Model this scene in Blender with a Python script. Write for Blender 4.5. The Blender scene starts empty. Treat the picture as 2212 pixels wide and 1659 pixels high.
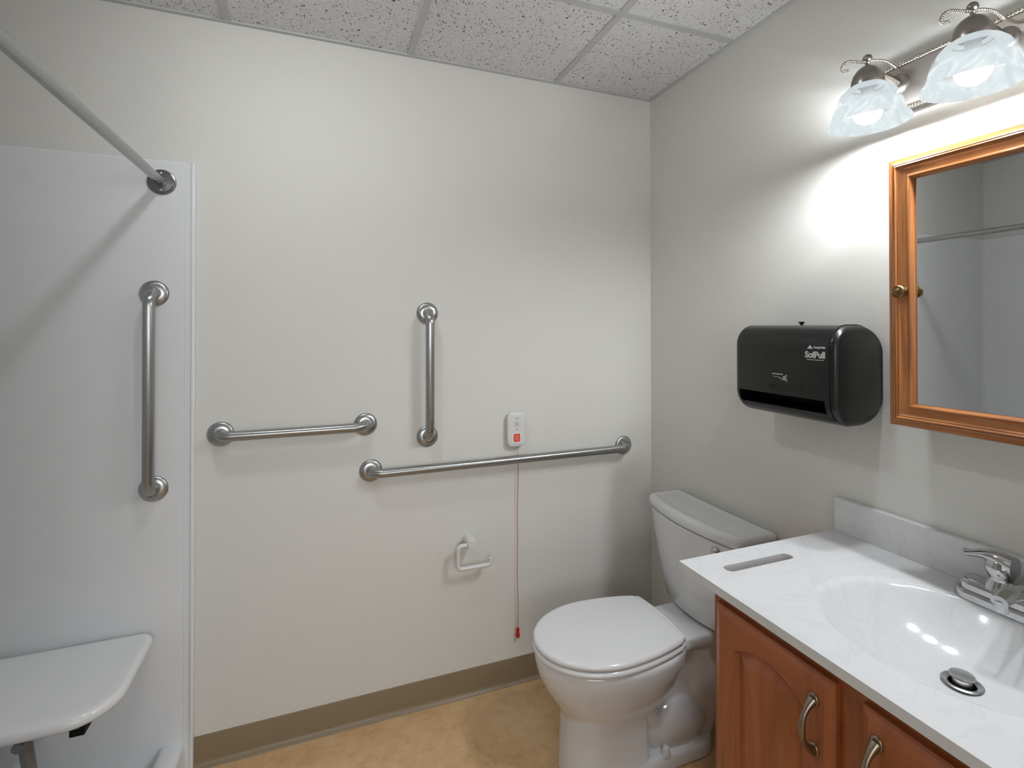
import bpy, bmesh, math, random
from mathutils import Vector, Matrix
random.seed(7)
PI = math.pi
S = bpy.context.scene
COL = S.collection

P_BULB, P_CEIL, P_FILL = 365, 170, 7.0
# ------------------------------------------------------------------ camera
cam_d = bpy.data.cameras.new('camera'); cam = bpy.data.objects.new('camera', cam_d); COL.objects.link(cam)
yaw, pit, rol = 0.3595889889716456, 0.007822716513113602, -0.0011807586027989694
fw = Vector((math.sin(yaw)*math.cos(pit), math.cos(yaw)*math.cos(pit), math.sin(pit)))
r0 = Vector((math.cos(yaw), -math.sin(yaw), 0)); u0 = r0.cross(fw)
rt = r0*math.cos(rol)+u0*math.sin(rol); up = -r0*math.sin(rol)+u0*math.cos(rol)
M = Matrix((rt, up, -fw)).transposed().to_4x4(); M.translation = Vector((-1.3989582794674933, -1.9233652735075175, 1.4524602136270788))
cam.matrix_world = M
cam_d.sensor_width = 36; cam_d.lens = 36*1086.0223526/2212
cam_d.shift_y = -(829.5-694.3)/2212
cam_d.clip_start = 0.02
S.camera = cam
S.view_settings.view_transform = 'Standard'; S.view_settings.look = 'None'
S.view_settings.gamma = 1; S.view_settings.exposure = 0.0
try: S.view_settings.use_curve_mapping = False
except Exception: pass
w = bpy.data.worlds.new('world'); S.world = w; w.use_nodes = True
w.node_tree.nodes['Background'].inputs[0].default_value = (0, 0, 0, 1)
w.node_tree.nodes['Background'].inputs[1].default_value = 0

# ------------------------------------------------------------------ materials
def lin(c):
    return tuple(((v/255)/12.92 if v/255 <= .04045 else ((v/255+.055)/1.055)**2.4) for v in c)+(1,)
def mat(name, col=(200, 200, 200), rough=.5, metal=0, spec=.5, coat=0, emit=None, estr=0):
    m = bpy.data.materials.new(name); m.use_nodes = True
    b = m.node_tree.nodes['Principled BSDF']
    b.inputs['Base Color'].default_value = lin(col); b.inputs['Roughness'].default_value = rough
    b.inputs['Metallic'].default_value = metal; b.inputs['Specular IOR Level'].default_value = spec
    b.inputs['Coat Weight'].default_value = coat; b.inputs['Coat Roughness'].default_value = .08
    if emit: b.inputs['Emission Color'].default_value = lin(emit); b.inputs['Emission Strength'].default_value = estr
    return m
def N(m, t): return m.node_tree.nodes.new(t)
def L(m, a, b): m.node_tree.links.new(a, b)
def BS(m): return m.node_tree.nodes['Principled BSDF']
def coords(m, scale=(1, 1, 1), rot=(0, 0, 0), loc=(0, 0, 0)):
    t = N(m, 'ShaderNodeTexCoord'); mp = N(m, 'ShaderNodeMapping')
    mp.inputs['Scale'].default_value = scale; mp.inputs['Rotation'].default_value = rot; mp.inputs['Location'].default_value = loc
    L(m, t.outputs['Object'], mp.inputs['Vector']); return mp.outputs['Vector']
def noise(m, vec, scale, detail=4, rough=.5, dist=0):
    n = N(m, 'ShaderNodeTexNoise'); n.inputs['Scale'].default_value = scale; n.inputs['Detail'].default_value = detail
    n.inputs['Roughness'].default_value = rough; n.inputs['Distortion'].default_value = dist
    L(m, vec, n.inputs['Vector']); return n.outputs['Fac']
def ramp(m, fac, stops):
    r = N(m, 'ShaderNodeValToRGB'); e = r.color_ramp.elements
    while len(e) < len(stops): e.new(.5)
    for k, (p, c) in enumerate(stops): e[k].position = p; e[k].color = c if len(c) == 4 else lin(c)
    L(m, fac, r.inputs['Fac']); return r.outputs['Color']
def bump(m, h, strength=.2, dist=.001, prev=None):
    b = N(m, 'ShaderNodeBump'); b.inputs['Strength'].default_value = strength; b.inputs['Distance'].default_value = dist
    L(m, h, b.inputs['Height'])
    if prev: L(m, prev, b.inputs['Normal'])
    return b.outputs['Normal']
def mixc(m, f, a, b):
    x = N(m, 'ShaderNodeMix'); x.data_type = 'RGBA'
    for s, i in ((f, 0), (a, 6), (b, 7)):
        if hasattr(s, 'links'): L(m, s, x.inputs[i])
        else: x.inputs[i].default_value = s
    return x.outputs[2]

WALL = mat('painted_wall', (214, 212, 206), .62, spec=.35)
v = coords(WALL); n1 = noise(WALL, v, 150, 3, .55); n2 = noise(WALL, v, 34, 2, .5)
L(WALL, bump(WALL, n1, .34, .0011, bump(WALL, n2, .3, .0014)), BS(WALL).inputs['Normal'])
CEIL = mat('acoustic_tile', (225, 225, 225), .9, spec=.1)
v = coords(CEIL); 
wn = N(CEIL, 'ShaderNodeTexNoise'); wn.inputs['Scale'].default_value = 60; wn.inputs['Detail'].default_value = 1; L(CEIL, v, wn.inputs['Vector'])
vm = N(CEIL, 'ShaderNodeVectorMath'); vm.operation = 'MULTIPLY_ADD'; vm.inputs[1].default_value = (.02, .02, 0)
L(CEIL, wn.outputs['Color'], vm.inputs[0]); L(CEIL, v, vm.inputs[2])
mp = N(CEIL, 'ShaderNodeMapping'); mp.inputs['Scale'].default_value = (1, .62, 1); L(CEIL, vm.outputs[0], mp.inputs['Vector'])
vo = N(CEIL, 'ShaderNodeTexVoronoi'); vo.inputs['Scale'].default_value = 150; L(CEIL, mp.outputs[0], vo.inputs['Vector'])
sep = N(CEIL, 'ShaderNodeSeparateColor'); L(CEIL, vo.outputs['Color'], sep.inputs[0])
thr = N(CEIL, 'ShaderNodeMapRange'); L(CEIL, sep.outputs[0], thr.inputs[0])
thr.inputs[1].default_value = .05; thr.inputs[2].default_value = 1; thr.inputs[3].default_value = .0; thr.inputs[4].default_value = .40
lt = N(CEIL, 'ShaderNodeMath'); lt.operation = 'SUBTRACT'; L(CEIL, thr.outputs[0], lt.inputs[0]); L(CEIL, vo.outputs['Distance'], lt.inputs[1])
sm = N(CEIL, 'ShaderNodeMapRange'); L(CEIL, lt.outputs[0], sm.inputs[0]); sm.inputs[1].default_value = 0; sm.inputs[2].default_value = .09
hl = noise(CEIL, v, 230, 4, .6)
base = ramp(CEIL, hl, [(.3, (214, 214, 215)), (.7, (244, 244, 245))])
L(CEIL, mixc(CEIL, sm.outputs[0], base, lin((104, 103, 101))), BS(CEIL).inputs['Base Color'])
inv = N(CEIL, 'ShaderNodeMath'); inv.operation = 'SUBTRACT'; inv.inputs[0].default_value = 1; L(CEIL, sm.outputs[0], inv.inputs[1])
L(CEIL, bump(CEIL, hl, .9, .0045, bump(CEIL, inv.outputs[0], .8, .003)), BS(CEIL).inputs['Normal'])
TEE = mat('painted_tee_metal', (188, 189, 190), .45)
FLOOR = mat('mottled_vinyl', (180, 142, 100), .42, spec=.4)
v = coords(FLOOR); a = noise(FLOOR, v, 3.2, 6, .62, .6); b_ = noise(FLOOR, v, 26, 6, .7, .3); c_ = noise(FLOOR, v, 150, 3, .6)
ca = ramp(FLOOR, a, [(.32, (180, 140, 96)), (.48, (208, 170, 124)), (.62, (222, 190, 150)), (.8, (202, 162, 114))])
cb = ramp(FLOOR, b_, [(.30, (160, 118, 78)), (.48, (210, 172, 128)), (.7, (224, 194, 156))])
cc = ramp(FLOOR, c_, [(.3, (176, 138, 98)), (.6, (216, 184, 142))])
L(FLOOR, mixc(FLOOR, .25, mixc(FLOOR, .45, ca, cb), cc), BS(FLOOR).inputs['Base Color'])
BASE = mat('vinyl_cove_base', (134, 116, 90), .38, spec=.5)
FIB = mat('white_gelcoat', (226, 227, 228), .22, spec=.5)
CER = mat('vitreous_china', (220, 221, 222), .08, spec=.55, coat=.6)
SEATP = mat('white_seat_plastic', (226, 226, 226), .16, spec=.5)
MARB = mat('cultured_marble', (222, 222, 222), .12, spec=.4)
v = coords(MARB); q = noise(MARB, v, 3.5, 5, .6, 2.2)
L(MARB, ramp(MARB, q, [(.44, (212, 212, 213)), (.475, (207, 207, 207)), (.50, (212, 212, 213)), (.6, (211, 211, 212))]), BS(MARB).inputs['Base Color'])
WPL = mat('white_plastic', (212, 211, 208), .3)
CHR = mat('chrome', (192, 192, 192), .07, 1)
DCHR = mat('chrome_dull', (185, 185, 185), .32, 1)
def brushed(name, col, rough, scale, rot=None, radial=None):
    m = mat(name, col, rough, 1); BS(m).inputs['Anisotropic'].default_value = .75
    n = noise(m, coords(m, scale), 1, 3, .6)
    mr = N(m, 'ShaderNodeMapRange'); L(m, n, mr.inputs[0]); mr.inputs[3].default_value = rough-.08; mr.inputs[4].default_value = rough+.1
    L(m, mr.outputs[0], BS(m).inputs['Roughness'])
    if radial:
        t = N(m, 'ShaderNodeTangent'); t.direction_type = 'RADIAL'; t.axis = radial; L(m, t.outputs[0], BS(m).inputs['Tangent'])
    return m
STX = brushed('brushed_steel_tube', (168, 168, 167), .30, (60, 500, 500))
STZ = brushed('brushed_steel_post', (168, 168, 167), .30, (500, 500, 60))
STF = brushed('brushed_steel_flange', (176, 176, 175), .28, (300, 300, 300), radial='Y')
NICK = mat('brushed_nickel', (150, 145, 138), .3, 1)
NICKP = mat('nickel_plate', (158, 152, 146), .34, 1)
BRASS = mat('antique_brass', (132, 108, 72), .3, 1)
PULL = mat('aged_nickel_pull', (150, 136, 118), .32, 1)
BLK = mat('black_glossy_plastic', (15, 15, 15), .30, spec=.42, coat=.2)
BLKM = mat('black_matte', (10, 10, 10), .7, spec=.2)
WHT = mat('white_print', (205, 205, 205), .6)
GRYP = mat('grey_print', (150, 150, 150), .6)
RED = mat('red_plastic', (196, 20, 14), .3)
ORNG = mat('orange_red_button', (226, 84, 52), .5)
CORDR = mat('red_cord', (196, 92, 70), .7)
CORDG = mat('grey_cord', (170, 165, 158), .7)
GREYF = mat('grey_painted_steel', (120, 120, 120), .4, .3)
DARKW = mat('dark_gap', (30, 18, 12), .8)
MIRR = mat('mirror_glass', (225, 228, 228), .0, 1)
def wood(name, c, sc, rough=.35, coat=.3):
    m = mat(name, c[1], rough, coat=coat)
    vv = coords(m, sc); g1 = noise(m, vv, 1, 6, .62, .8)
    vv2 = coords(m, tuple(s*3.2 if s > 10 else s*1.6 for s in sc)); g2 = noise(m, vv2, 1, 4, .6, .2)
    col = ramp(m, g1, [(.30, c[0]), (.46, c[1]), (.60, c[2]), (.74, c[1])])
    col2 = ramp(m, g2, [(.34, c[0]), (.6, c[2])])
    L(m, mixc(m, .3, col, col2), BS(m).inputs['Base Color'])
    L(m, bump(m, g2, .08, .0008), BS(m).inputs['Normal'])
    return m
OAK = [(98, 50, 20), (152, 90, 44), (180, 118, 64)]
OAKV = wood('oak_stile', OAK, (42, 42, 2.6)); OAKH = wood('oak_rail', OAK, (42, 2.6, 42))
MAP = [(128, 66, 34), (150, 82, 44), (164, 94, 54)]
MAPV = wood('stained_maple', MAP, (16, 16, 2.0), .38); MAPH = wood('stained_maple_rail', MAP, (16, 2, 16), .38)
# lamp glass and bulbs
BULB = bpy.data.materials.new('lit_bulb'); BULB.use_nodes = True
nt = BULB.node_tree; nt.nodes.clear(); o = nt.nodes.new('ShaderNodeOutputMaterial'); e = nt.nodes.new('ShaderNodeEmission')
e.inputs[0].default_value = (.94, .985, 1.03, 1); e.inputs[1].default_value = P_BULB; nt.links.new(e.outputs[0], o.inputs[0])
SHADE = bpy.data.materials.new('alabaster_glass'); SHADE.use_nodes = True
nt = SHADE.node_tree; nt.nodes.clear(); o = nt.nodes.new('ShaderNodeOutputMaterial'); e = nt.nodes.new('ShaderNodeEmission')
vv = coords(SHADE, (1, 1, .7)); q = noise(SHADE, vv, 16, 5, .55, 2.2)
colr = ramp(SHADE, q, [(.28, (206, 216, 220)), (.48, (220, 230, 233)), (.62, (236, 243, 245)), (.8, (214, 224, 228))])
tc = N(SHADE, 'ShaderNodeTexCoord'); sx = N(SHADE, 'ShaderNodeSeparateXYZ'); L(SHADE, tc.outputs['Object'], sx.inputs[0])
mr = N(SHADE, 'ShaderNodeMapRange'); L(SHADE, sx.outputs[2], mr.inputs[0])
mr.inputs[1].default_value = .10; mr.inputs[2].default_value = .03; mr.inputs[3].default_value = .84; mr.inputs[4].default_value = 1.04  # glow painted in as emission, stronger low down by the bulb
L(SHADE, colr, e.inputs[0]); L(SHADE, mr.outputs[0], e.inputs[1])
# see-through band added round the shoulder so bulb light reaches ceiling and walls
def mrange(a0, a1, b0, b1):
    q_ = N(SHADE, 'ShaderNodeMapRange'); q_.interpolation_type = 'SMOOTHSTEP'; L(SHADE, sx.outputs[2], q_.inputs[0])
    for i_, v_ in zip((1, 2, 3, 4), (a0, a1, b0, b1)): q_.inputs[i_].default_value = v_
    return q_.outputs[0]
mu = N(SHADE, 'ShaderNodeMath'); mu.operation = 'MULTIPLY'; L(SHADE, mrange(.036, .046, 0, .75), mu.inputs[0]); L(SHADE, mrange(.067, .074, 1, 0), mu.inputs[1])
tr_ = nt.nodes.new('ShaderNodeBsdfTransparent'); mx = nt.nodes.new('ShaderNodeMixShader'); L(SHADE, mu.outputs[0], mx.inputs[0])
nt.links.new(e.outputs[0], mx.inputs[1]); nt.links.new(tr_.outputs[0], mx.inputs[2]); nt.links.new(mx.outputs[0], o.inputs[0])
LENS = bpy.data.materials.new('lit_lens'); LENS.use_nodes = True
nt = LENS.node_tree; nt.nodes.clear(); o = nt.nodes.new('ShaderNodeOutputMaterial'); e = nt.nodes.new('ShaderNodeEmission')
e.inputs[0].default_value = (.94, .985, 1.03, 1); e.inputs[1].default_value = P_CEIL; nt.links.new(e.outputs[0], o.inputs[0])

FILLM = bpy.data.materials.new('added_fill_glow'); FILLM.use_nodes = True
nt = FILLM.node_tree; nt.nodes.clear(); o = nt.nodes.new('ShaderNodeOutputMaterial'); e = nt.nodes.new('ShaderNodeEmission')
e.inputs[0].default_value = (.94, .985, 1.02, 1); e.inputs[1].default_value = P_FILL; nt.links.new(e.outputs[0], o.inputs[0])  # emission of the added fill pane, no known source

# ------------------------------------------------------------------ object helpers
def origin_of(o):
    while o is not None and o.parent is not None: o = o.parent
    return Vector(o.location) if o is not None else Vector((0, 0, 0))
def thing(name, label, cat, loc, group=None):
    o = bpy.data.objects.new(name, None); o.empty_display_size = .05; COL.objects.link(o); o.location = loc
    o['label'] = label; o['category'] = cat
    if group: o['group'] = group
    return o
def put(name, bm, m, parent=None, smooth=True, angle=35, label=None, kind=None, bevel=0, seg=3):
    """link a bmesh given in world coordinates as one mesh object"""
    if parent is not None:
        bmesh.ops.translate(bm, verts=bm.verts, vec=-origin_of(parent))
    me = bpy.data.meshes.new(name); bmesh.ops.recalc_face_normals(bm, faces=bm.faces); bm.to_mesh(me); bm.free()
    for mm in (m if isinstance(m, (list, tuple)) else [m]): me.materials.append(mm)
    o = bpy.data.objects.new(name, me); COL.objects.link(o); o.parent = parent
    if bevel:
        bv = o.modifiers.new('bevel', 'BEVEL'); bv.width = bevel; bv.segments = seg; bv.limit_method = 'ANGLE'; bv.angle_limit = math.radians(30)
    if smooth:
        for p in me.polygons: p.use_smooth = True
        try: me.set_sharp_from_angle(angle=math.radians(angle))
        except Exception: pass
        if bevel:
            o.modifiers['bevel'].harden_normals = False
    if label: o['label'] = label
    if kind: o['kind'] = kind
    return o
def apply_mods(o):
    dg = bpy.context.evaluated_depsgraph_get(); dg.update()
    me = bpy.data.meshes.new_from_object(o.evaluated_get(dg)); o.modifiers.clear(); o.data = me
    return o
def smooth_all(o, angle=40):
    for p in o.data.polygons: p.use_smooth = True
    try: o.data.set_sharp_from_angle(angle=math.radians(angle))
    except Exception: pass
def box(bm, x0, x1, y0, y1, z0, z1):
    vs = [bm.verts.new((x, y, z)) for z in (z0, z1) for y in (y0, y1) for x in (x0, x1)]
    for f in ((0, 1, 3, 2), (4, 6, 7, 5), (0, 4, 5, 1), (2, 3, 7, 6), (0, 2, 6, 4), (1, 5, 7, 3)):
        bm.faces.new([vs[k] for k in f])
    return vs
def nbox(*a):
    bm = bmesh.new(); box(bm, *a); return bm
def frame_axes(d):
    d = d.normalized(); a = Vector((0, 0, 1)) if abs(d.z) < .9 else Vector((1, 0, 0))
    u = d.cross(a).normalized(); return u, d.cross(u).normalized()
def tube(bm, pts, r, seg=20, cap=True, rs=None):
    pts = [Vector(p) for p in pts]; rings = []
    t0 = (pts[1]-pts[0]).normalized(); u, vv = frame_axes(t0); prev = t0
    for k, p in enumerate(pts):
        t = ((pts[min(k+1, len(pts)-1)]-pts[max(k-1, 0)])).normalized()
        q = prev.rotation_difference(t); u = q @ u; vv = q @ vv; prev = t
        rr = rs[k] if rs else r
        rings.append([bm.verts.new(p+(u*math.cos(2*PI*j/seg)+vv*math.sin(2*PI*j/seg))*rr) for j in range(seg)])
    for a, b in zip(rings, rings[1:]):
        for j in range(seg): bm.faces.new((a[j], a[(j+1) % seg], b[(j+1) % seg], b[j]))
    if cap:
        bm.faces.new(rings[0][::-1]); bm.faces.new(rings[-1])
def lathe(bm, prof, origin, axis, seg=48, cap0=True, cap1=True):
    """prof = [(r, h)] ; axis = direction"""
    o = Vector(origin); ax = Vector(axis).normalized(); u, vv = frame_axes(ax); rings = []
    for r, h in prof:
        rings.append([bm.verts.new(o+ax*h+(u*math.cos(2*PI*j/seg)+vv*math.sin(2*PI*j/seg))*max(r, 1e-5)) for j in range(seg)])
    for a, b in zip(rings, rings[1:]):
        for j in range(seg): bm.faces.new((a[j], a[(j+1) % seg], b[(j+1) % seg], b[j]))
    if cap0: bm.faces.new(rings[0][::-1])
    if cap1: bm.faces.new(rings[-1])
def arc(c, a, b, r, n=8):
    """points of quarter bend: centre c, from direction a to direction b"""
    c, a, b = Vector(c), Vector(a), Vector(b)
    return [c+(a*math.cos(PI/2*k/n)+b*math.sin(PI/2*k/n))*r for k in range(n+1)]
def loft(bm, rings, cap=True):
    vr = [[bm.verts.new(p) for p in r] for r in rings]; n = len(vr[0])
    for a, b in zip(vr, vr[1:]):
        for j in range(n): bm.faces.new((a[j], a[(j+1) % n], b[(j+1) % n], b[j]))
    if cap: bm.faces.new(vr[0][::-1]); bm.faces.new(vr[-1])
    return vr
def rrect(a0, a1, b0, b1, r, n=6):
    """rounded rectangle outline in two abstract axes, r scalar or 4 radii (a1b1,a0b1,a0b0,a1b0)"""
    rs = r if isinstance(r, (list, tuple)) else [r]*4; out = []
    for (ca, cb, s), rr in zip(((a1, b1, 0), (a0, b1, 1), (a0, b0, 2), (a1, b0, 3)), rs):
        sa = -1 if s in (0, 3) else 1; sb = -1 if s in (0, 1) else 1
        c = (ca+sa*rr, cb+sb*rr)
        for k in range(n+1):
            t = PI/2*(s+k/n); out.append((c[0]+rr*math.cos(t), c[1]+rr*math.sin(t)))
    return out
def sphere(bm, c, r, sc=(1, 1, 1), u=32, v_=20):
    m = Matrix.Translation(Vector(c)) @ Matrix.Diagonal((sc[0]*r, sc[1]*r, sc[2]*r, 1))
    bmesh.ops.create_uvsphere(bm, u_segments=u, v_segments=v_, radius=1, matrix=m)

# ------------------------------------------------------------------ room shell
H = 2.476
XL, YF = -2.72, -2.42
def struct(name, bm, m, **k): return put(name, bm, m, None, kind='structure', **k)
struct('floor', nbox(XL-.12, .12, -4.22, .12, -.1, 0), FLOOR, smooth=False)
struct('wall_back', nbox(XL-.12, .12, 0, .12, 0, H+.14), WALL, smooth=False)
struct('wall_right', nbox(0, .12, YF-.12, 0, 0, H+.14), WALL, smooth=False)
struct('wall_left', nbox(XL-.12, XL, YF-.12, 0, 0, H+.14), WALL, smooth=False)
bm = nbox(XL, -1.93, YF-.12, YF, 0, H+.02); box(bm, -.93, 0, YF-.12, YF, 0, H+.02); box(bm, -1.93, -.93, YF-.12, YF, 2.14, H+.02)
struct('wall_front', bm, WALL, smooth=False)
# hallway, doorway and window added unseen behind the camera for soft fill
WX0, WX1, WZ0, WZ1 = -2.45, -.40, 1.15, 2.3
bm = nbox(XL-.12, WX0, -4.22, -4.10, 0, H+.02); box(bm, WX1, .12, -4.22, -4.10, 0, H+.02); box(bm, WX0, WX1, -4.22, -4.10, 0, WZ0); box(bm, WX0, WX1, -4.22, -4.10, WZ1, H+.02)
struct('wall_hall_far', bm, WALL, smooth=False)
bm = bmesh.new()
for a_ in ((WX0, WX0+.05, WZ0, WZ1), (WX1-.05, WX1, WZ0, WZ1), (WX0+.05, WX1-.05, WZ0, WZ0+.05), (WX0+.05, WX1-.05, WZ1-.05, WZ1), ((WX0+WX1)/2-.025, (WX0+WX1)/2+.025, WZ0+.05, WZ1-.05)):
    box(bm, a_[0], a_[1], -4.17, -4.11, a_[2], a_[3])
wn_ = struct('added_window_1', bm, TEE, smooth=False)
put('fill_light_pane', nbox(WX0+.04, WX1-.04, -4.15, -4.145, WZ0+.04, WZ1-.04), FILLM, wn_, smooth=False)  # glowing pane added as frontal fill light
struct('wall_hall_left', nbox(XL-.12, XL, -4.10, YF-.12, 0, H+.14), WALL, smooth=False)
struct('wall_hall_right', nbox(0, .12, -4.10, YF-.12, 0, H+.14), WALL, smooth=False)
bm = nbox(-1.93, -1.912, YF-.125, YF+.005, 0, 2.14); box(bm, -.948, -.93, YF-.125, YF+.005, 0, 2.14); box(bm, -1.912, -.948, YF-.125, YF+.005, 2.122, 2.14)
struct('added_door_1', bm, TEE, smooth=False)  # frame of the added doorway that lets the fill in
bm = nbox(XL, -1.852, -1.16, -1.035, 0, 1.992); box(bm, XL, -1.822, -1.16, -1.035, 1.992, H+.02)
struct('wall_partition', bm, WALL, smooth=False)
# ceiling: tiles lying in a grid of tees, recess of a few millimetres
gx = [XL, -2.3103, -1.7007, -1.0911, -.4815, 0]; gy = [YF, -1.729, -1.119, -.5097, 0]
bm = bmesh.new()
for i in range(5):
    for j in range(4):
        box(bm, gx[i]+.0005, gx[i+1]-.0005, gy[j]+.0005, gy[j+1]-.0005, H+.004, H+.02)
box(bm, XL-.12, .12, -4.22, .12, H+.02, H+.12)
struct('ceiling', bm, CEIL, smooth=False)
k = 1
for x in gx[1:-1]:
    bm = nbox(x-.012, x+.012, YF, 0, H-.0005, H+.006); struct('trim_%d' % k, bm, TEE, smooth=False); k += 1
for y in gy[1:-1]:
    bm = bmesh.new()
    for i in range(5):
        box(bm, gx[i]+(.012 if i else 0), gx[i+1]-(.012 if i < 4 else 0), y-.012, y+.012, H, H+.006)
    struct('trim_%d' % k, bm, TEE, smooth=False); k += 1
for a in ((XL, 0, -.016, 0), (XL, 0, YF, YF+.016), (-.016, 0, YF+.016, -.016), (XL, XL+.016, YF+.016, -.016)):
    struct('trim_%d' % k, nbox(*a, H-.002, H+.0055), TEE, smooth=False); k += 1
# cove baseboards
def cove(name, pts_fn, a, b):
    prof = [(0.0, .1016), (.0022, .1012), (.003, .099), (.003, .022), (.0045, .013), (.009, .006), (.0155, .0030), (.0170, .0006), (.017, 0), (0, 0)]
    bm = bmesh.new(); ends = []
    for t in (a, b): ends.append([bm.verts.new(pts_fn(d, t, z)) for d, z in prof])
    n = len(prof)
    for j in range(n): bm.faces.new((ends[0][j], ends[0][(j+1) % n], ends[1][(j+1) % n], ends[1][j]))
    bm.faces.new(ends[0]); bm.faces.new(ends[1][::-1])
    struct(name, bm, BASE, angle=50)
cove('baseboard_back', lambda d, t, z: (t, -d, z), -1.792, 0)
cove('baseboard_right', lambda d, t, z: (-d, t, z), -.017, -.968)

# ------------------------------------------------------------------ shower stall (one white moulding)
sh = thing('shower_stall', 'white fiberglass shower stall filling the left end of the room', 'shower', (-2.26, -.5, 0))
def plan(off, x1):
    """U-shaped inside outline, open towards +x"""
    xa, y0, y1, r = -2.70+off, -.012-off, -1.022+off, .045
    pts = [(x1, y0)]
    c = (xa+r, y0-r); pts += [(c[0]+r*math.cos(t), c[1]+r*math.sin(t)) for t in [PI/2+PI/2*k/8 for k in range(9)]]
    c = (xa+r, y1+r); pts += [(c[0]+r*math.cos(t), c[1]+r*math.sin(t)) for t in [PI+PI/2*k/8 for k in range(9)]]
    pts.append((x1-.034, y1)); return pts
bm = bmesh.new()
ins = plan(0, -1.815); outs = [(-1.815, -.001)]+[(-2.7185, -.001)]*9+[(-2.7185, -1.0335)]*9+[(-1.849, -1.0335)]
rows = []
for z, o in ((.04, 0), (1.965, 0), (1.975, .003), (1.986, .003), (1.990, -.002)):
    rows.append([bm.verts.new((x, y, z)) for x, y in (plan(o, -1.815))])
top = [bm.verts.new((x, y, 1.990)) for x, y in outs]; bot = [bm.verts.new((x, y, .04)) for x, y in outs]
n = len(ins)
for a, b in zip(rows, rows[1:]):
    for j in range(n-1): bm.faces.new((a[j], a[j+1], b[j+1], b[j]))
for j in range(n-1):
    bm.faces.new((rows[-1][j], rows[-1][j+1], top[j+1], top[j]))
bmesh.ops.remove_doubles(bm, verts=bm.verts, dist=1e-5)
put('wall_panels', bm, FIB, sh, angle=50)
def lip(y, s, dx=0):
    bm = bmesh.new()   # rolled front edge running full height
    r_ = [(x+dx, y+s*d) for x, d in ((-1.830, .0), (-1.830, .0118), (-1.8145, .013), (-1.8115, .014), (-1.8095, .017), (-1.8025, .017), (-1.8005, .014), (-1.8005, 0))]
    a = [bm.verts.new((x, yy, .0)) for x, yy in r_]; b = [bm.verts.new((x, yy, 1.986)) for x, yy in r_]
    for j in range(len(r_)): bm.faces.new((a[j], a[(j+1) % len(r_)], b[(j+1) % len(r_)], b[j]))
    bm.faces.new(b); bm.faces.new(a[::-1]); return bm
put('front_edge', lip(-.0008, -1, .008), FIB, sh, bevel=.0012, seg=2)
put('front_edge', lip(-1.034, 1, -.034), FIB, sh, bevel=.0012, seg=2)
# pan with raised curb across the opening
bm = bmesh.new()
prof = [(-2.70, .06), (-2.68, .045), (-2.66, .04), (-1.93, .04), (-1.905, .05), (-1.893, .075), (-1.886, .098), (-1.872, .106), (-1.845, .107), (-1.826, .106), (-1.819, .102), (-1.8175, .09), (-1.812, 0), (-2.70, 0)]
a = [bm.verts.new((x, -.010, z)) for x, z in prof]; b = [bm.verts.new((x, -1.026, z)) for x, z in prof]
for j in range(len(prof)): bm.faces.new((a[j], a[(j+1) % len(prof)], b[(j+1) % len(prof)], b[j]))
bm.faces.new(a); bm.faces.new(b[::-1])
put('pan', bm, FIB, sh, angle=60)
bm = bmesh.new(); lathe(bm, [(.045, 0), (.045, .003), (.04, .004)], (-2.3, -.52, .0395), (0, 0, 1)); put('floor_drain', bm, DCHR, sh)

# ------------------------------------------------------------------ curtain rod
RX, RZ = -1.886, 1.915
rod = thing('shower_curtain_rod', 'straight steel curtain rod spanning the shower opening', 'curtain rod', (RX, -.02, RZ))
bm = bmesh.new(); tube(bm, [(RX, -.016, RZ), (RX, -1.018, RZ)], .0138, 32); put('rod', bm, brushed('rod_steel', (172, 172, 172), .22, (400, 30, 400)), rod, angle=60)
for y, s in ((-.0125, -1), (-1.0215, 1)):
    bm = bmesh.new(); lathe(bm, [(.0395, 0), (.0405, .002), (.0395, .005), (.036, .0065), (.036, .0095), (.034, .011), (.018, .012), (.018, .016), (.0165, .017)], (RX, y, RZ), (0, s, 0))
    f = put('flange', bm, (bpy.data.materials.get('rod_flange_steel') or mat('rod_flange_steel', (128, 128, 128), .3, 1)), rod, angle=30)
    for dz in (-.027, .027):
        bm = bmesh.new(); lathe(bm, [(.0042, 0), (.0042, .0015), (.002, .003)], (RX, y+s*.0105, RZ+dz), (0, s, 0), 16); put('screw', bm, CHR, f)

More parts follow.
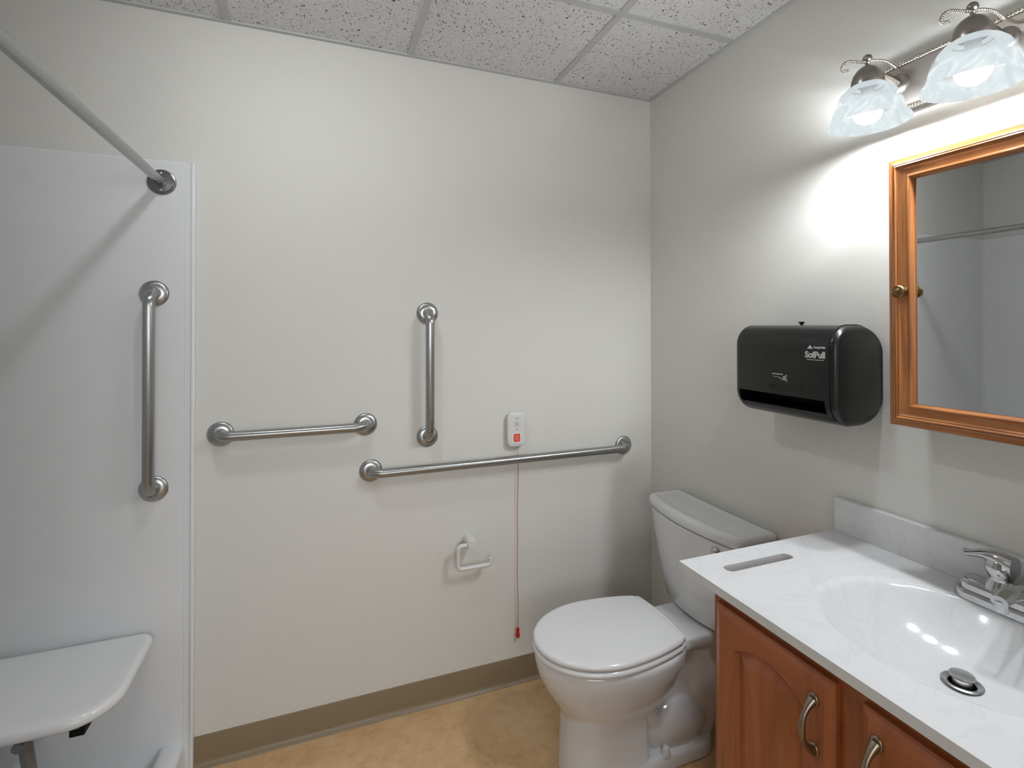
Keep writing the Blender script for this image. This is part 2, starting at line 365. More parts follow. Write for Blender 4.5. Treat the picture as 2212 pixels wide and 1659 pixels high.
# ------------------------------------------------------------------ grab bars
def grab_bar(name, label, p, q, group, surf=0.0, st=.0555, R_=.041):
    """p, q = flange centres (x, z) on a plane y = -surf"""
    P = Vector((p[0], -surf, p[1])); Q = Vector((q[0], -surf, q[1])); d = (Q-P).normalized()
    root = thing(name, label, 'grab bar', P, group); r = .0162; rb = .040; out = Vector((0, -1, 0))
    pts = [P+out*.003, P+out*(st-rb)*.5]
    pts += [P+d*rb+out*(st-rb)+(-d*math.cos(PI/2*k/10)+out*math.sin(PI/2*k/10))*rb for k in range(11)]
    m_ = len(pts); pts += [P+(Q-P)*t+out*st for t in (.3, .5, .7)]
    pts += [Q-d*rb+out*(st-rb)+(d*math.sin(PI/2*k/10)+out*math.cos(PI/2*k/10))*rb for k in range(11)]
    pts += [Q+out*(st-rb)*.5, Q+out*.003]
    bm = bmesh.new(); tube(bm, pts, r, 28)
    put('bar', bm, STZ if abs(d.z) > .5 else STX, root, angle=60)
    for c in (P, Q):
        bm = bmesh.new(); lathe(bm, [(R_, 0 if surf else -.0008), (R_+.0005, .002), (R_-.001, .005), (R_-.006, .0085), (R_-.014, .011), (.0205, .0125), (.019, .0125), (.0178, .0112)], c-Vector((0, .0003, 0))*0, (0, -1, 0), 56)
        f = put('flange', bm, STF, None, angle=40)
        # keep the flange's own origin at its centre (radial brushing follows it)
        for vtx in f.data.vertices: vtx.co -= c
        f.parent = root; f.location = c-P
    return root
GB = 'stainless grab bars screwed to the walls'
grab_bar('grab_bar', 'short horizontal steel grab bar beside the shower edge', (-1.719, 1.0895), (-1.252, 1.0895), GB)
grab_bar('grab_bar', 'vertical steel grab bar on the painted wall above the long bar', (-1.024, 1.499), (-1.024, 1.028), GB)
grab_bar('grab_bar', 'long horizontal steel grab bar running to the room corner behind the toilet', (-1.233, .918), (-.149, .920), GB)
grab_bar('grab_bar', 'vertical steel grab bar on the white shower wall', (-1.905, 1.556), (-1.905, .932), GB, surf=.012)

# ------------------------------------------------------------------ shower seat
st = thing('folding_bench', 'white fold-down shower seat with rounded corners below the vertical bar', 'seat', (-2.27, -.2, 0))
ZS = .487
def seat_ring(off, z):
    return [(x, y, z) for x, y in rrect(-2.66+off, -1.892-off, -.389+off, -.020-off, [max(.045-off, .01), .04, .06, max(.112-off, .02)], 10)]
bm = bmesh.new()
rings = [seat_ring(.014, ZS-.030), seat_ring(.004, ZS-.027), seat_ring(0, ZS-.020), seat_ring(0, ZS-.014), seat_ring(.003, ZS-.006), seat_ring(.009, ZS-.001), seat_ring(.018, ZS), seat_ring(.045, ZS-.0015), seat_ring(.09, ZS-.004)]
loft(bm, rings); put('seat_top', bm, SEATP, st, angle=60)
for x in (-2.082, -2.5):
    bm = bmesh.new(); tube(bm, [(x, -.375, ZS-.046), (x, -.03, ZS-.046)], .012, 16); f = put('frame_rail', bm, GREYF, st)
    bm = bmesh.new(); tube(bm, [(x, -.34, ZS-.05), (x+.012, -.33, .30), (x+.05, -.30, .06)], .014, 18); put('leg', bm, GREYF, st, angle=60)
    bm = bmesh.new(); lathe(bm, [(.02, 0), (.02, .012), (.0165, .03)], (x+.052, -.30, .0405), (0, 0, 1), 24); put('rubber_foot', bm, BLKM, st)
bm = bmesh.new(); tube(bm, [(-2.58, -.34, ZS-.042), (-1.97, -.34, ZS-.042)], .011, 16); put('cross_bar', bm, GREYF, st)
put('bracket', nbox(-1.992, -1.960, -.350, -.305, ZS-.066, ZS-.030), BLKM, st, smooth=False, bevel=.002, label='black bumper block under the seat')
bm = nbox(-2.6, -1.97, -.045, -.0125, ZS-.05, ZS-.034); put('wall_hinge', bm, GREYF, st, smooth=False)

# ------------------------------------------------------------------ emergency call unit
cu = thing('emergency_call_unit', 'small white call unit with red button and pull cord above the long bar', 'alarm', (-.664, 0, .958))
cx, cz, hw_, hh = -.6655, 1.0305, .0395, .070
def crr(o, y): return [(x, y, z) for x, z in rrect(cx-hw_+o, cx+hw_-o, cz-hh+o, cz+hh-o, .024-o*.8, 8)]
bm = bmesh.new(); loft(bm, [crr(.006, -.0005), crr(.006, -.006)]); put('back_plate', bm, GRYP, cu)
bm = bmesh.new(); loft(bm, [crr(.004, -.006), crr(0, -.0095), crr(0, -.020), crr(.0015, -.0245), crr(.005, -.0262), crr(.02, -.0268)]); body = put('housing', bm, WPL, cu, angle=50)
def rsq(x, z, a, r, y0, y1, m, nm, par):
    bm = bmesh.new(); loft(bm, [[(px, y, pz) for px, pz in rrect(x-a, x+a, z-a*1.12, z+a*1.12, r, 6)] for y in (y0, y1)]); return put(nm, bm, m, par, angle=30)
rsq(cx, .999, .0205, .008, -.0255, -.0270, mat('button_rim', (222, 222, 220), .4), 'button_surround', cu)
rb_ = rsq(cx, .999, .0142, .0045, -.0265, -.0283, ORNG, 'call_button', cu)
rsq(cx, 1.0535, .0095, .0035, -.0262, -.0273, mat('small_button', (196, 196, 196), .5), 'reset_button', cu)
rsq(cx, 1.0535, .0055, .001, -.027, -.0277, mat('small_button_icon', (184, 184, 184), .5), 'button_icon', cu)
put('microphone_slot', nbox(cx-.0035, cx+.0035, -.0275, -.026, 1.0305, 1.0335), mat('slot_grey', (110, 106, 98), .6), cu, smooth=False)
bm = bmesh.new()   # white bell-like outline on the red button
ol = [(-.0052, .0072), (.0052, .0072), (.0040, .002), (.0042, -.003), (.0062, -.0072), (-.0062, -.0072), (-.0042, -.003), (-.0040, .002)]
tube(bm, [(cx+a, -.0286, .999+b) for a, b in ol]+[(cx+ol[0][0], -.0286, .999+ol[0][1])], .0008, 8); put('button_icon', bm, WHT, rb_, angle=30)
bm = bmesh.new(); tube(bm, [(cx+.006*math.cos(t), -.0272, 1.0765+.0045*math.sin(t)) for t in [PI*k/10 for k in range(11)]], .0005, 6)
for dx in (-.0045, -.0020, .0005, .003): box(bm, cx+dx, cx+dx+.0014, -.0276, -.0268, 1.0735, 1.0755)
put('maker_mark', bm, mat('mark_grey', (128, 128, 128), .6), cu)
random.seed(3)
def cord_pts(z0, z1, n):
    return [(-.6575+.0014*math.sin(z*23+.6)+.0012*math.sin(z*9), -.014-.0012*math.sin(z*17), z) for z in [z0+(z1-z0)*k/n for k in range(n+1)]]
bm = bmesh.new(); tube(bm, cord_pts(.963, .905, 8), .0010, 8); put('cord', bm, CORDG, cu)
bm = bmesh.new(); tube(bm, cord_pts(.905, .224, 60), .0014, 8); put('cord', bm, CORDR, cu, label='red pull cord')
px, py, _ = cord_pts(.224, .2, 1)[0]
bm = bmesh.new(); lathe(bm, [(.003, .0), (.0065, .002), (.0082, .008), (.0080, .014), (.0058, .021), (.0056, .026), (.0072, .033), (.0066, .038), (.002, .040)], (px, py, .186), (0, 0, 1), 24); put('pull_handle', bm, RED, cu)

# ------------------------------------------------------------------ toilet paper holder
tp = thing('toilet_paper_holder', 'empty white hook-shaped toilet paper holder under the long bar', 'toilet paper holder', (-.855, 0, .608))
bm = bmesh.new()
def st_ring(y, s, dz): return [(-.862+a*s, y, .617+b*s+dz) for a, b in rrect(-.0225, .0225, -.0165, .0165, .0160, 8)]
loft(bm, [st_ring(.001, 1.06, 0), st_ring(-.012, 1.02, 0), st_ring(-.060, .98, -.001), st_ring(-.068, .95, -.001), st_ring(-.0705, .86, -.001)])
put('post', bm, WPL, tp, angle=50)
r = .0085; yA = -.056; b = .014
xL_, zT, zB, xR = -.917, .611, .523, -.787
pts = [(-.87, yA, zT), (-.885, yA, zT)]
pts += [(xL_+b-b*math.sin(t), yA, zT-b+b*math.cos(t)) for t in [PI/2*k/8 for k in range(9)]]
pts += [(xL_+b-b*math.cos(t), yA, zB+b-b*math.sin(t)) for t in [PI/2*k/8 for k in range(9)]]
pts += [(-.85, yA, zB), (xR-b, yA, zB)]
pts += [(xR-b+b*math.sin(t), yA, zB+b-b*math.cos(t)) for t in [PI/2*k/8 for k in range(9)]]
pts += [(xR, yA, zB+.026)]
bm = bmesh.new(); tube(bm, pts, r, 22); put('arm', bm, WPL, tp, angle=60)

# ------------------------------------------------------------------ paper towel dispenser
DY0, DY1, DZ0, DZ1, DD = -1.015, -.678, 1.186, 1.452, .178
dp = thing('paper_towel_dispenser', 'black plastic paper towel dispenser on the wall beside the mirror', 'dispenser', (0, -.845, 1.19))
def dring(y, o):
    rad = [.052, .062, .066, .045]  # corners: a1b1 = wall/top ...
    pts = rrect(-DD+o, -.0005-o*.0, DZ0+o, DZ1-o, [max(.078-o, .012), max(.062-o, .01), max(.070-o, .01), max(.080-o, .012)], 12)
    return [(x, y, z) for x, z in pts]
bm = bmesh.new(); rings = []
K = 7; R = .018
for k in range(K+1):
    t = PI/2*k/K; rings.append(dring(DY1-R+R*math.cos(t), R-R*math.sin(t)))
for k in range(K, -1, -1):
    t = PI/2*k/K; rings.append(dring(DY0+R-R*math.cos(t), R-R*math.sin(t)))
rings = rings
loft(bm, rings)
cover = put('cover', bm, BLK, None, angle=40)
cut = bmesh.new()
vs = box(cut, -.30, -.070, -.984, -.6985, 1.212, 1.2475)
for q_ in cut.verts:
    if q_.co.x > -.1: q_.co.z += .012
co = put('cutter', cut, BLKM, None, smooth=False)
md = cover.modifiers.new('b', 'BOOLEAN'); md.object = co; md.operation = 'DIFFERENCE'; md.solver = 'EXACT'
apply_mods(cover); bpy.data.objects.remove(co)
for vtx in cover.data.vertices: vtx.co -= Vector(dp.location)
cover.parent = dp; smooth_all(cover, 35)
put('inner_roller', (lambda b: (tube(b, [(-.095, -.965, 1.238), (-.095, -.70, 1.238)], .012, 20), b)[1])(bmesh.new()), BLKM, dp)
# seams where the swing cover meets the end caps
for y in (-.9985, ):
    bm = bmesh.new(); pr = dring(y, -.0006); tube(bm, [p for p in pr if p[0] < -.02 and p[2] > 1.20], .0012, 8); put('cover_seam', bm, BLKM, dp)
bm = bmesh.new(); lathe(bm, [(.004, 0), (.004, .006), (.006, .007), (.006, .010)], (-.085, -.842, DZ1-.002), (0, 0, 1), 16); box(bm, -.087, -.083, -.850, -.834, DZ1+.005, DZ1+.010); put('key', bm, BLKM, dp)
bm = bmesh.new()
yc_, zc_ = -.863, 1.2745
rim = [(-DD-.0002, yc_+.054*math.cos(t), zc_+.0125*math.sin(t)+.004*0) for t in [2*PI*k/40 for k in range(41)]]
tube(bm, rim, .0009, 8); put('window_rim', bm, mat('window_rim_black', (24, 24, 24), .3), dp)
bm = bmesh.new(); ring = [(-DD-.0004, yc_+.054*math.cos(t), zc_+.0125*math.sin(t)) for t in [PI*.5-.25+(PI+.5)*0+k*(PI*.5+.25)*2/20 - (0) for k in range(21)]]
half = [(-DD-.0006, yc_+.050*math.cos(t), zc_+.0108*math.sin(t)) for t in [-1.35+2.7*k/16 for k in range(17)]]
half = [(p[0], 2*yc_-p[1]-.0, p[2]) for p in half]; half = [(p[0], 2*yc_-p[1], p[2]) for p in half]
loft(bm, [[(x_, p[1], p[2]) for p in half] for x_ in (-DD+.0004, -DD-.0006)])
put('level_window', bm, mat('window_black', (12, 12, 12), .12), dp)
def text(body, size, y, z, x, m, name, parent, off=.0, sx=1.0):
    c = bpy.data.curves.new(name, 'FONT'); c.body = body; c.size = size; c.extrude = .00025; c.offset = off; c.space_character = .95
    o = bpy.data.objects.new(name, c); COL.objects.link(o)
    dg = bpy.context.evaluated_depsgraph_get(); dg.update(); me = bpy.data.meshes.new_from_object(o.evaluated_get(dg)); bpy.data.objects.remove(o)
    R3 = Matrix(((0, 0, -1), (-1, 0, 0), (0, 1, 0))).to_4x4(); me.transform(Matrix.Diagonal((sx, 1, 1, 1)))
    me.transform(R3); me.transform(Matrix.Translation(Vector((x, y, z))-origin_of(parent)))
    me.materials.clear(); me.materials.append(m); ob = bpy.data.objects.new(name, me); COL.objects.link(ob); ob.parent = parent; return ob
XF = -DD-.0004
text('SofPull', .0235, -.9285, 1.3655, XF, WHT, 'brand_lettering', dp, .0009, .98)
text('Georgia-Pacific', .0082, -.954, 1.3905, XF, WHT, 'maker_lettering', dp, .0002, .72)
def dashes(y, z, widths, h, nm):
    bm = bmesh.new()
    for w_ in widths:
        box(bm, XF-.0003, XF+.0002, y-w_, y, z, z+h); y -= w_+.0012
    put(nm, bm, WHT, dp, smooth=False)
dashes(-.934, 1.3590, (.012, .009, .014, .010), .0016, 'fine_print')
bm = bmesh.new(); loft(bm, [[(x_, y, z) for y, z in ((-.935, 1.389), (-.952, 1.389), (-.9435, 1.3985))] for x_ in (XF+.0003, XF-.0003)]); put('triangle_emblem', bm, WHT, dp, smooth=False)
dashes(-.8225, 1.3110, (.009, .006, .010, .007), .0026, 'fine_print')
bm = bmesh.new()
tube(bm, [(XF, -.824, 1.3045), (XF, -.841, 1.3045), (XF, -.851, 1.301), (XF, -.859, 1.2965)], .0008, 6, rs=[.0004, .0007, .0010, .0009])
for dz, a in ((.0065, .3), (.0035, .15), (0, 0), (-.0035, -.15), (-.0065, -.3)):
    tube(bm, [(XF, -.859, 1.303+dz*.5), (XF, -.866, 1.303+dz*.9), (XF, -.872, 1.303+dz*1.25+a*.004)], .0008, 6)
put('hand_emblem', bm, WHT, dp)

# ------------------------------------------------------------------ mirror cabinet
MY0, MY1, MZ0, MZ1 = -1.51, -1.1025, 1.213, 1.8495
mc = thing('mirror_cabinet', 'oak-framed mirror cabinet with brass knob below the light fixture', 'cabinet', (0, -1.305, MZ0))
put('body', nbox(-.100, -.0005, MY0+.012, MY1-.012, MZ0+.012, MZ1-.012), mat('cabinet_body_white', (205, 200, 190), .5), mc, smooth=False)
dr = bmesh.new()
prof = [(0, 0), (0, .010), (.002, .0125), (.012, .0150), (.0135, .0185), (.0155, .0195), (.0172, .0180), (.0185, .0200), (.0205, .0212), (.0225, .0200), (.0235, .0182), (.0255, .0190), (.027, .0178), (.030, .0170), (.044, .0150), (.0462, .0172), (.049, .0178), (.0515, .0160), (.0535, .0120), (.055, .0070), (.055, 0)]
rings = []
for u_, h_ in prof:
    x = -.100-h_
    rings.append([(x, MY1-u_, MZ1-u_), (x, MY0+u_, MZ1-u_), (x, MY0+u_, MZ0+u_), (x, MY1-u_, MZ0+u_)])
vr = [[dr.verts.new(p) for p in r_] for r_ in rings]
for a, b in zip(vr, vr[1:]):
    for j in range(4):
        f = dr.faces.new((a[j], a[(j+1) % 4], b[(j+1) % 4], b[j])); f.material_index = 1 if j in (0, 2) else 0
f = dr.faces.new(vr[0][::-1])
fr = put('door_frame', dr, [OAKV, OAKH], mc, angle=25)
put('mirror_pane', nbox(-.1045, -.1005, MY0+.0555, MY1-.0555, MZ0+.0555, MZ1-.0555), MIRR, mc, smooth=False)
kn = bmesh.new(); lathe(kn, [(.011, 0), (.0115, .002), (.0065, .004), (.0055, .012), (.008, .015), (.0135, .018), (.0148, .0215), (.0135, .025), (.0115, .0262), (.0105, .0252), (.009, .0262), (.004, .0285), (.0, .029)], (-.1155, MY1-.0365, 1.531), (-1, 0, 0), 40)
put('knob', kn, BRASS, mc, angle=40)

# ------------------------------------------------------------------ vanity light
LY = [-1.074, -1.289, -1.504]; LXc = -.14; ZR = 1.9505
vl = thing('vanity_light', 'brushed nickel bar light with lit alabaster glass shades above the mirror', 'lamp', (0, -1.289, 2.06))
PY0, PY1, PZ0, PZ1 = -1.585, -1.000, 1.990, 2.126
bm = bmesh.new()
loft(bm, [[(x, y, z) for y, z in rrect(PY0+o, PY1-o, PZ0+o, PZ1-o, .004, 3)] for x, o in ((-.0005, 0), (-.012, 0), (-.018, .006), (-.022, .016), (-.024, .018), (-.024, .05))])
put('backplate', bm, NICKP, vl, angle=30)
def rope(bm, path, r, pitch, strands=2, seg=8):
    path = [Vector(p) for p in path]; Ls = [0]
    for a, b in zip(path, path[1:]): Ls.append(Ls[-1]+(b-a).length)
    tot = Ls[-1]; n = max(12, int(tot/pitch*10))
    def at(s):
        for k in range(len(Ls)-1):
            if s <= Ls[k+1] or k == len(Ls)-2:
                f = (s-Ls[k])/max(1e-9, Ls[k+1]-Ls[k]); return path[k].lerp(path[k+1], f), (path[k+1]-path[k]).normalized()
    for q_ in range(strands):
        pts = []; u = None; prev = None
        for k in range(n+1):
            c, t = at(tot*k/n)
            if u is None: u, _v = frame_axes(t)
            else: u = (prev.rotation_difference(t) @ u)
            prev = t; _v = t.cross(u); a = 2*PI*(tot*k/n)/pitch+2*PI*q_/strands
            pts.append(c+(u*math.cos(a)+_v*math.sin(a))*r*.5)
        tube(bm, pts, r*.62, seg)
for z in (PZ1-.010, PZ0+.010):
    bm = bmesh.new(); rope(bm, [(-.0235, PY0+.008, z), (-.0235, PY1-.006, z)], .0052, .014); put('rope_trim', bm, mat('polished_nickel_rope', (205, 200, 192), .18, 1), vl, angle=60)
ROPE = bpy.data.materials['polished_nickel_rope']
for y in LY:
    bm = bmesh.new(); tube(bm, [(-.024, y, 2.068), (-.07, y, 2.078), (LXc+.02, y, 2.078), (LXc, y, 2.075)], .009, 16)
    lathe(bm, [(.024, 0), (.024, .004), (.016, .009)], (-.023, y, 2.068), (-1, 0, 0), 28)
    put('arm', bm, NICK, vl, angle=50)
    bm = bmesh.new(); lathe(bm, [(.034, -.032), (.0355, -.026), (.0345, -.012), (.030, .002), (.022, .014), (.012, .021), (.006, .0235), (.0045, .028), (.006, .031)], (LXc, y, 2.069), (0, 0, 1), 40, cap0=False)
    fit = put('fitter_cap', bm, NICK, vl, angle=40)
    bm = bmesh.new(); sphere(bm, (LXc, y, 2.1105), .0105); put('finial', bm, NICK, fit, angle=80)
    bm = bmesh.new()
    sc = [(-.026, y+.004, PZ1-.012), (-.055, y-.012, 2.098), (-.085, y-.010, 2.108), (-.115, y-.004, 2.109), (LXc, y, 2.1025), (LXc-.018, y+.008, 2.103), (LXc-.036, y+.018, 2.106), (LXc-.046, y+.025, 2.102), (LXc-.049, y+.030, 2.092), (LXc-.043, y+.030, 2.085), (LXc-.033, y+.024, 2.088)]
    # smooth with catmull-rom
    P_ = [Vector(p) for p in sc]; sm_ = []
    for k in range(len(P_)-1):
        p0, p1, p2, p3 = P_[max(k-1, 0)], P_[k], P_[k+1], P_[min(k+2, len(P_)-1)]
        for s_ in range(6):
            t = s_/6; sm_.append(.5*((2*p1)+(-p0+p2)*t+(2*p0-5*p1+4*p2-p3)*t*t+(-p0+3*p1-3*p2+p3)*t**3))
    sm_.append(P_[-1])
    rope(bm, sm_, .0034, .009, 2, 6); put('rope_scroll', bm, ROPE, vl, angle=60)
    # bell shade with its own thickness; origin at the rim centre so the glow follows the glass
    prof = [(.0885, .000), (.0872, .0045), (.0835, .0095), (.0785, .0165), (.0755, .025), (.0735, .035), (.0705, .047), (.0655, .060), (.058, .073), (.048, .084), (.037, .0915), (.028, .0950)]
    pin = [(max(r_-.0035, .001), h_-.001) for r_, h_ in prof]; full = [(.0872, -.0012)]+prof+pin[::-1]+[(.0852, .0005), (.0860, -.0012)]
    bm = bmesh.new(); lathe(bm, full, (0, 0, 0), (0, 0, 1), 72, False, False)
    s_ = put('lamp_shade', bm, SHADE, None, angle=60); s_.parent = vl; s_.location = Vector((LXc, y, ZR))-Vector(vl.location)
    bm = bmesh.new(); sphere(bm, (LXc, y, 1.979), .031, (1, 1, .98)); bl = put('bulb', bm, BULB, vl, angle=80)
    bm = bmesh.new(); tube(bm, [(LXc, y, 2.006), (LXc, y, 2.04)], .014, 20); put('socket', bm, mat('socket_dark', (60, 60, 60), .8, spec=.1) if 'socket_dark' not in bpy.data.materials else bpy.data.materials['socket_dark'], vl, angle=40)

# ------------------------------------------------------------------ ceiling downlight (out of frame)
CLx, CLy = -1.50, -.75
cl = thing('ceiling_light', 'small round white ceiling downlight in front of the shower opening', 'ceiling light', (CLx, CLy, H))
bm = bmesh.new(); lathe(bm, [(.050, 0), (.085, -.0005), (.088, -.004), (.080, -.010), (.052, -.012), (.050, -.008)], (CLx, CLy, H+.004), (0, 0, 1), 48, False, False); put('trim_ring', bm, WPL, cl)
bm = bmesh.new(); lathe(bm, [(.0495, -.003), (.0515, -.016), (.0480, -.026), (.038, -.035), (.020, -.041), (.0, -.043)], (CLx, CLy, H+.004), (0, 0, 1), 40, True, False); put('lens', bm, LENS, cl)

# ------------------------------------------------------------------ toilet
TY = -.450
to = thing('toilet', 'white two-piece toilet with closed lid between corner and vanity', 'toilet', (-.4, TY, 0))
def egg(z, xf, xb, hw, cx=-.50, nb=2.6, n=64, o=0, nf=2.0):
    pts = []
    for k in range(n):
        t = 2*PI*k/n; c, s = math.cos(t), math.sin(t)
        e = nf if c < 0 else nb
        rx = (cx-xf) if c < 0 else (xb-cx)
        x = cx+math.copysign(abs(c)**(2/e), c)*(rx-o); y = TY+math.copysign(abs(s)**(2/e), s)*(hw-o)
        pts.append((x, y, z))
    return pts
bm = bmesh.new()
def part(rings): loft(bm, rings)
part([egg(.150, -.655, -.33, .070, -.5), egg(.185, -.665, -.31, .100, -.5), egg(.215, -.680, -.30, .118, -.5), egg(.25, -.702, -.28, .139, -.5), egg(.29, -.728, -.265, .158, -.5), egg(.33, -.748, -.25, .172, -.5), egg(.36, -.757, -.24, .1785, -.5), egg(.385, -.760, -.24, .181, -.5), egg(.397, -.757, -.24, .178, -.5), egg(.400, -.750, -.25, .170, -.5)])
# front column
def col(z, xf, xb, hw): return [(x, y, z) for x, y in rrect(xf, xb, TY-hw, TY+hw, [.02, hw*.93, hw*.93, .02], 10)]
part([col(0, -.676, -.405, .108), col(.012, -.675, -.405, .1075), col(.10, -.670, -.408, .104), col(.20, -.666, -.41, .1025), col(.245, -.668, -.41, .104)])
# web, rear pillar, foot, trapway bulges, deck
def rb(x0, x1, hw, z0, z1, r): return [[(x, y, z) for x, y in rrect(x0, x1, TY-hw, TY+hw, r, 8)] for z in (z0, z1)]
part(rb(-.46, -.12, .055, 0, .37, .02))
part([[(x, y, z) for x, y in rrect(x0, x1, TY-hw, TY+hw, r_, 8)] for z, x0, x1, hw, r_ in ((.0, -.19, -.105, .06, .035), (.10, -.205, -.092, .072, .035), (.2, -.215, -.085, .080, .036), (.3, -.215, -.08, .083, .035), (.375, -.225, -.07, .090, .03))])
part([[(x, y, z) for x, y in rrect(-.60, -.118-o, TY-.113+o, TY+.113-o, [.09, .04, .04, .09], 10)] for z, o in ((0, 0), (.035, .002), (.046, .006), (.05, .014))])
sphere(bm, (-.275, TY-.042, .105), 1, (.135, .062, .085)); sphere(bm, (-.275, TY+.042, .105), 1, (.135, .062, .085))
for s in (-1, 1):   # the trapway curving up to the bowl
    tube(bm, [(-.34, TY+s*.04, .11), (-.385, TY+s*.048, .17), (-.36, TY+s*.052, .24), (-.30, TY+s*.05, .32), (-.27, TY+s*.05, .36)], .04, 16, rs=[.045, .04, .036, .036, .04])
def deck(z, o): return [(x, y, z) for x, y in rrect(-.36, -.045-o, TY-.106+o, TY+.106-o, [.025, .02, .02, .025], 6)]
part([deck(.355, .012), deck(.37, .004), deck(.385, 0), deck(.400, 0), deck(.406, .004), deck(.408, .012)])
# flare between deck and rim
for s in (-1, 1):
    tube(bm, [(-.20, TY+s*.075, .383), (-.28, TY+s*.095, .380), (-.36, TY+s*.128, .375), (-.45, TY+s*.145, .372)], .02, 14, rs=[.018, .02, .022, .022])
bowl = put('bowl', bm, CER, to)
rm = bowl.modifiers.new('r', 'REMESH'); rm.mode = 'VOXEL'; rm.voxel_size = .0042
sm2 = bowl.modifiers.new('s', 'SMOOTH'); sm2.factor = .5; sm2.iterations = 9
apply_mods(bowl); smooth_all(bowl, 180)
for s in (-1, 1):
    bm = bmesh.new(); lathe(bm, [(.0155, 0), (.0150, .008), (.0115, .022), (.0095, .026), (.004, .028)], (-.345, TY+s*.098, .047), (0, 0, 1), 28); put('bolt_cap', bm, CER, to, angle=50)
# seat ring and lid
def lid_ring(z, o, xf=-.764, hwm=.1815):
    """outline: rounded front, sides tapering to a squared back"""
    xb, hb, xc = -.284, .137, -.535; pts = []
    front = [(xc-(xc-xf)*math.sin(t), hwm*math.cos(t)) for t in [PI*k/40 for k in range(41)]]          # +y side round to -y side
    def side(s):
        out = []
        for k in range(1, 9):
            u_ = k/9; x = xc+(xb-xc)*u_; y = hwm+(hb-hwm)*(u_**2)*1.0
            out.append((x, s*y))
        return out
    rc = .018
    corner_n = [(xb-rc+rc*math.sin(t), -(hb-rc+rc*math.cos(t))) for t in [PI/2*k/5 for k in range(6)]]
    back = [(xb+.010*math.sin(PI*k/8), -(hb-rc)+(2*(hb-rc))*k/8) for k in range(1, 8)]
    corner_p = [(x, -y) for x, y in corner_n[::-1]]
    ol = front+side(-1)+corner_n+back+corner_p+side(1)[::-1]
    c0 = Vector((-.51, 0)); out = []
    n = len(ol); sc_ = 1
    if o > .02: sc_ = 1-(o-.02)/.17; o = .02
    for k in range(n):
        p = Vector(ol[k]); t = Vector(ol[(k+1) % n])-Vector(ol[k-1]); t.normalize(); nrm = Vector((t.y, -t.x))
        if nrm.dot(p-c0) < 0: nrm = -nrm
        p = c0+(p-nrm*o-c0)*sc_; out.append((p.x, TY+p.y, z))
    return out
def dome(o): return 0
bm = bmesh.new(); loft(bm, [lid_ring(.4015, .010), lid_ring(.4025, .003), lid_ring(.407, -.0005), lid_ring(.413, -.0005), lid_ring(.4185, .003), lid_ring(.4205, .010)])
put('seat_ring', bm, SEATP, to, angle=50)
bm = bmesh.new(); loft(bm, [lid_ring(.4225, .010), lid_ring(.4235, .0045), lid_ring(.4275, .001), lid_ring(.4335, .001), lid_ring(.4385, .004), lid_ring(.4415, .010), lid_ring(.4428, .019)])
put('seat_lid', bm, SEATP, to, angle=50)
for s in (-1, 1):
    bm = bmesh.new(); tube(bm, [(-.288, TY+s*.045, .415), (-.288, TY+s*.095, .415)], .006, 18); box(bm, -.292, -.268, TY+s*.07-.016, TY+s*.07+.016, .4075, .4195); put('seat_hinge', bm, SEATP, to, bevel=.003, angle=40)
# tank
def tk(z, xb, xf, bow, hw, r_=.022, o=0):
    base = rrect(xf+o, xb-o, -hw+o, hw-o, [max(r_*.6-o, .004), max(r_-o, .004), max(r_-o, .004), max(r_*.6-o, .004)], 6)
    # extra points along the bowed front
    out = []
    n = len(base)
    for k in range(n):
        a = base[k]; b = base[(k+1) % n]; out.append(a)
        if abs(a[1]-b[1]) > .1:
            for j in range(1, 16): out.append((a[0]+(b[0]-a[0])*j/16, a[1]+(b[1]-a[1])*j/16))
    res = []
    for x, y in out:
        wgt = max(0, min(1, (xb-x)/(xb-xf))); res.append((x-bow*wgt*(1-(y/hw)**2), TY+y, z))
    return res
bm = bmesh.new()
loft(bm, [tk(.409, -.04, -.130, .030, .150, .02, .012), tk(.413, -.035, -.140, .034, .158, .024, .003), tk(.425, -.030, -.146, .036, .165, .03), tk(.50, -.024, -.154, .038, .183, .03), tk(.60, -.020, -.163, .040, .202, .028), tk(.70, -.018, -.170, .041, .2175, .026), tk(.735, -.018, -.172, .041, .2215, .026)])
tank = put('tank', bm, CER, to, angle=50)
bm = bmesh.new()
def tl(z, o): return tk(z, -.012, -.166, .042, .245, .022, o)
loft(bm, [tl(.7345, .012), tl(.7365, .004), tl(.742, 0), tl(.760, 0), tl(.769, .003), tl(.7745, .009), tl(.776, .016), tl(.7755, .022), tl(.7742, .028), tl(.7742, .05)])
put('tank_lid', bm, CER, to, angle=50)
bm = bmesh.new(); lathe(bm, [(.0150, 0), (.0165, .002), (.0168, .006), (.0160, .011), (.0135, .0160), (.009, .020), (.004, .022), (.0, .0225)], (-.1835, TY-.158, .709), (-1, 0, 0), 32); put('flush_button', bm, CHR, tank, angle=40)
# supply pipe behind
bm = bmesh.new(); tube(bm, [(-.02, TY-.20, .16), (-.07, TY-.20, .16), (-.085, TY-.19, .19), (-.09, TY-.15, .40)], .006, 12); lathe(bm, [(.025, 0), (.025, .003), (.01, .006)], (-.0005, TY-.20, .16), (-1, 0, 0), 24); put('supply_pipe', bm, DCHR, to)

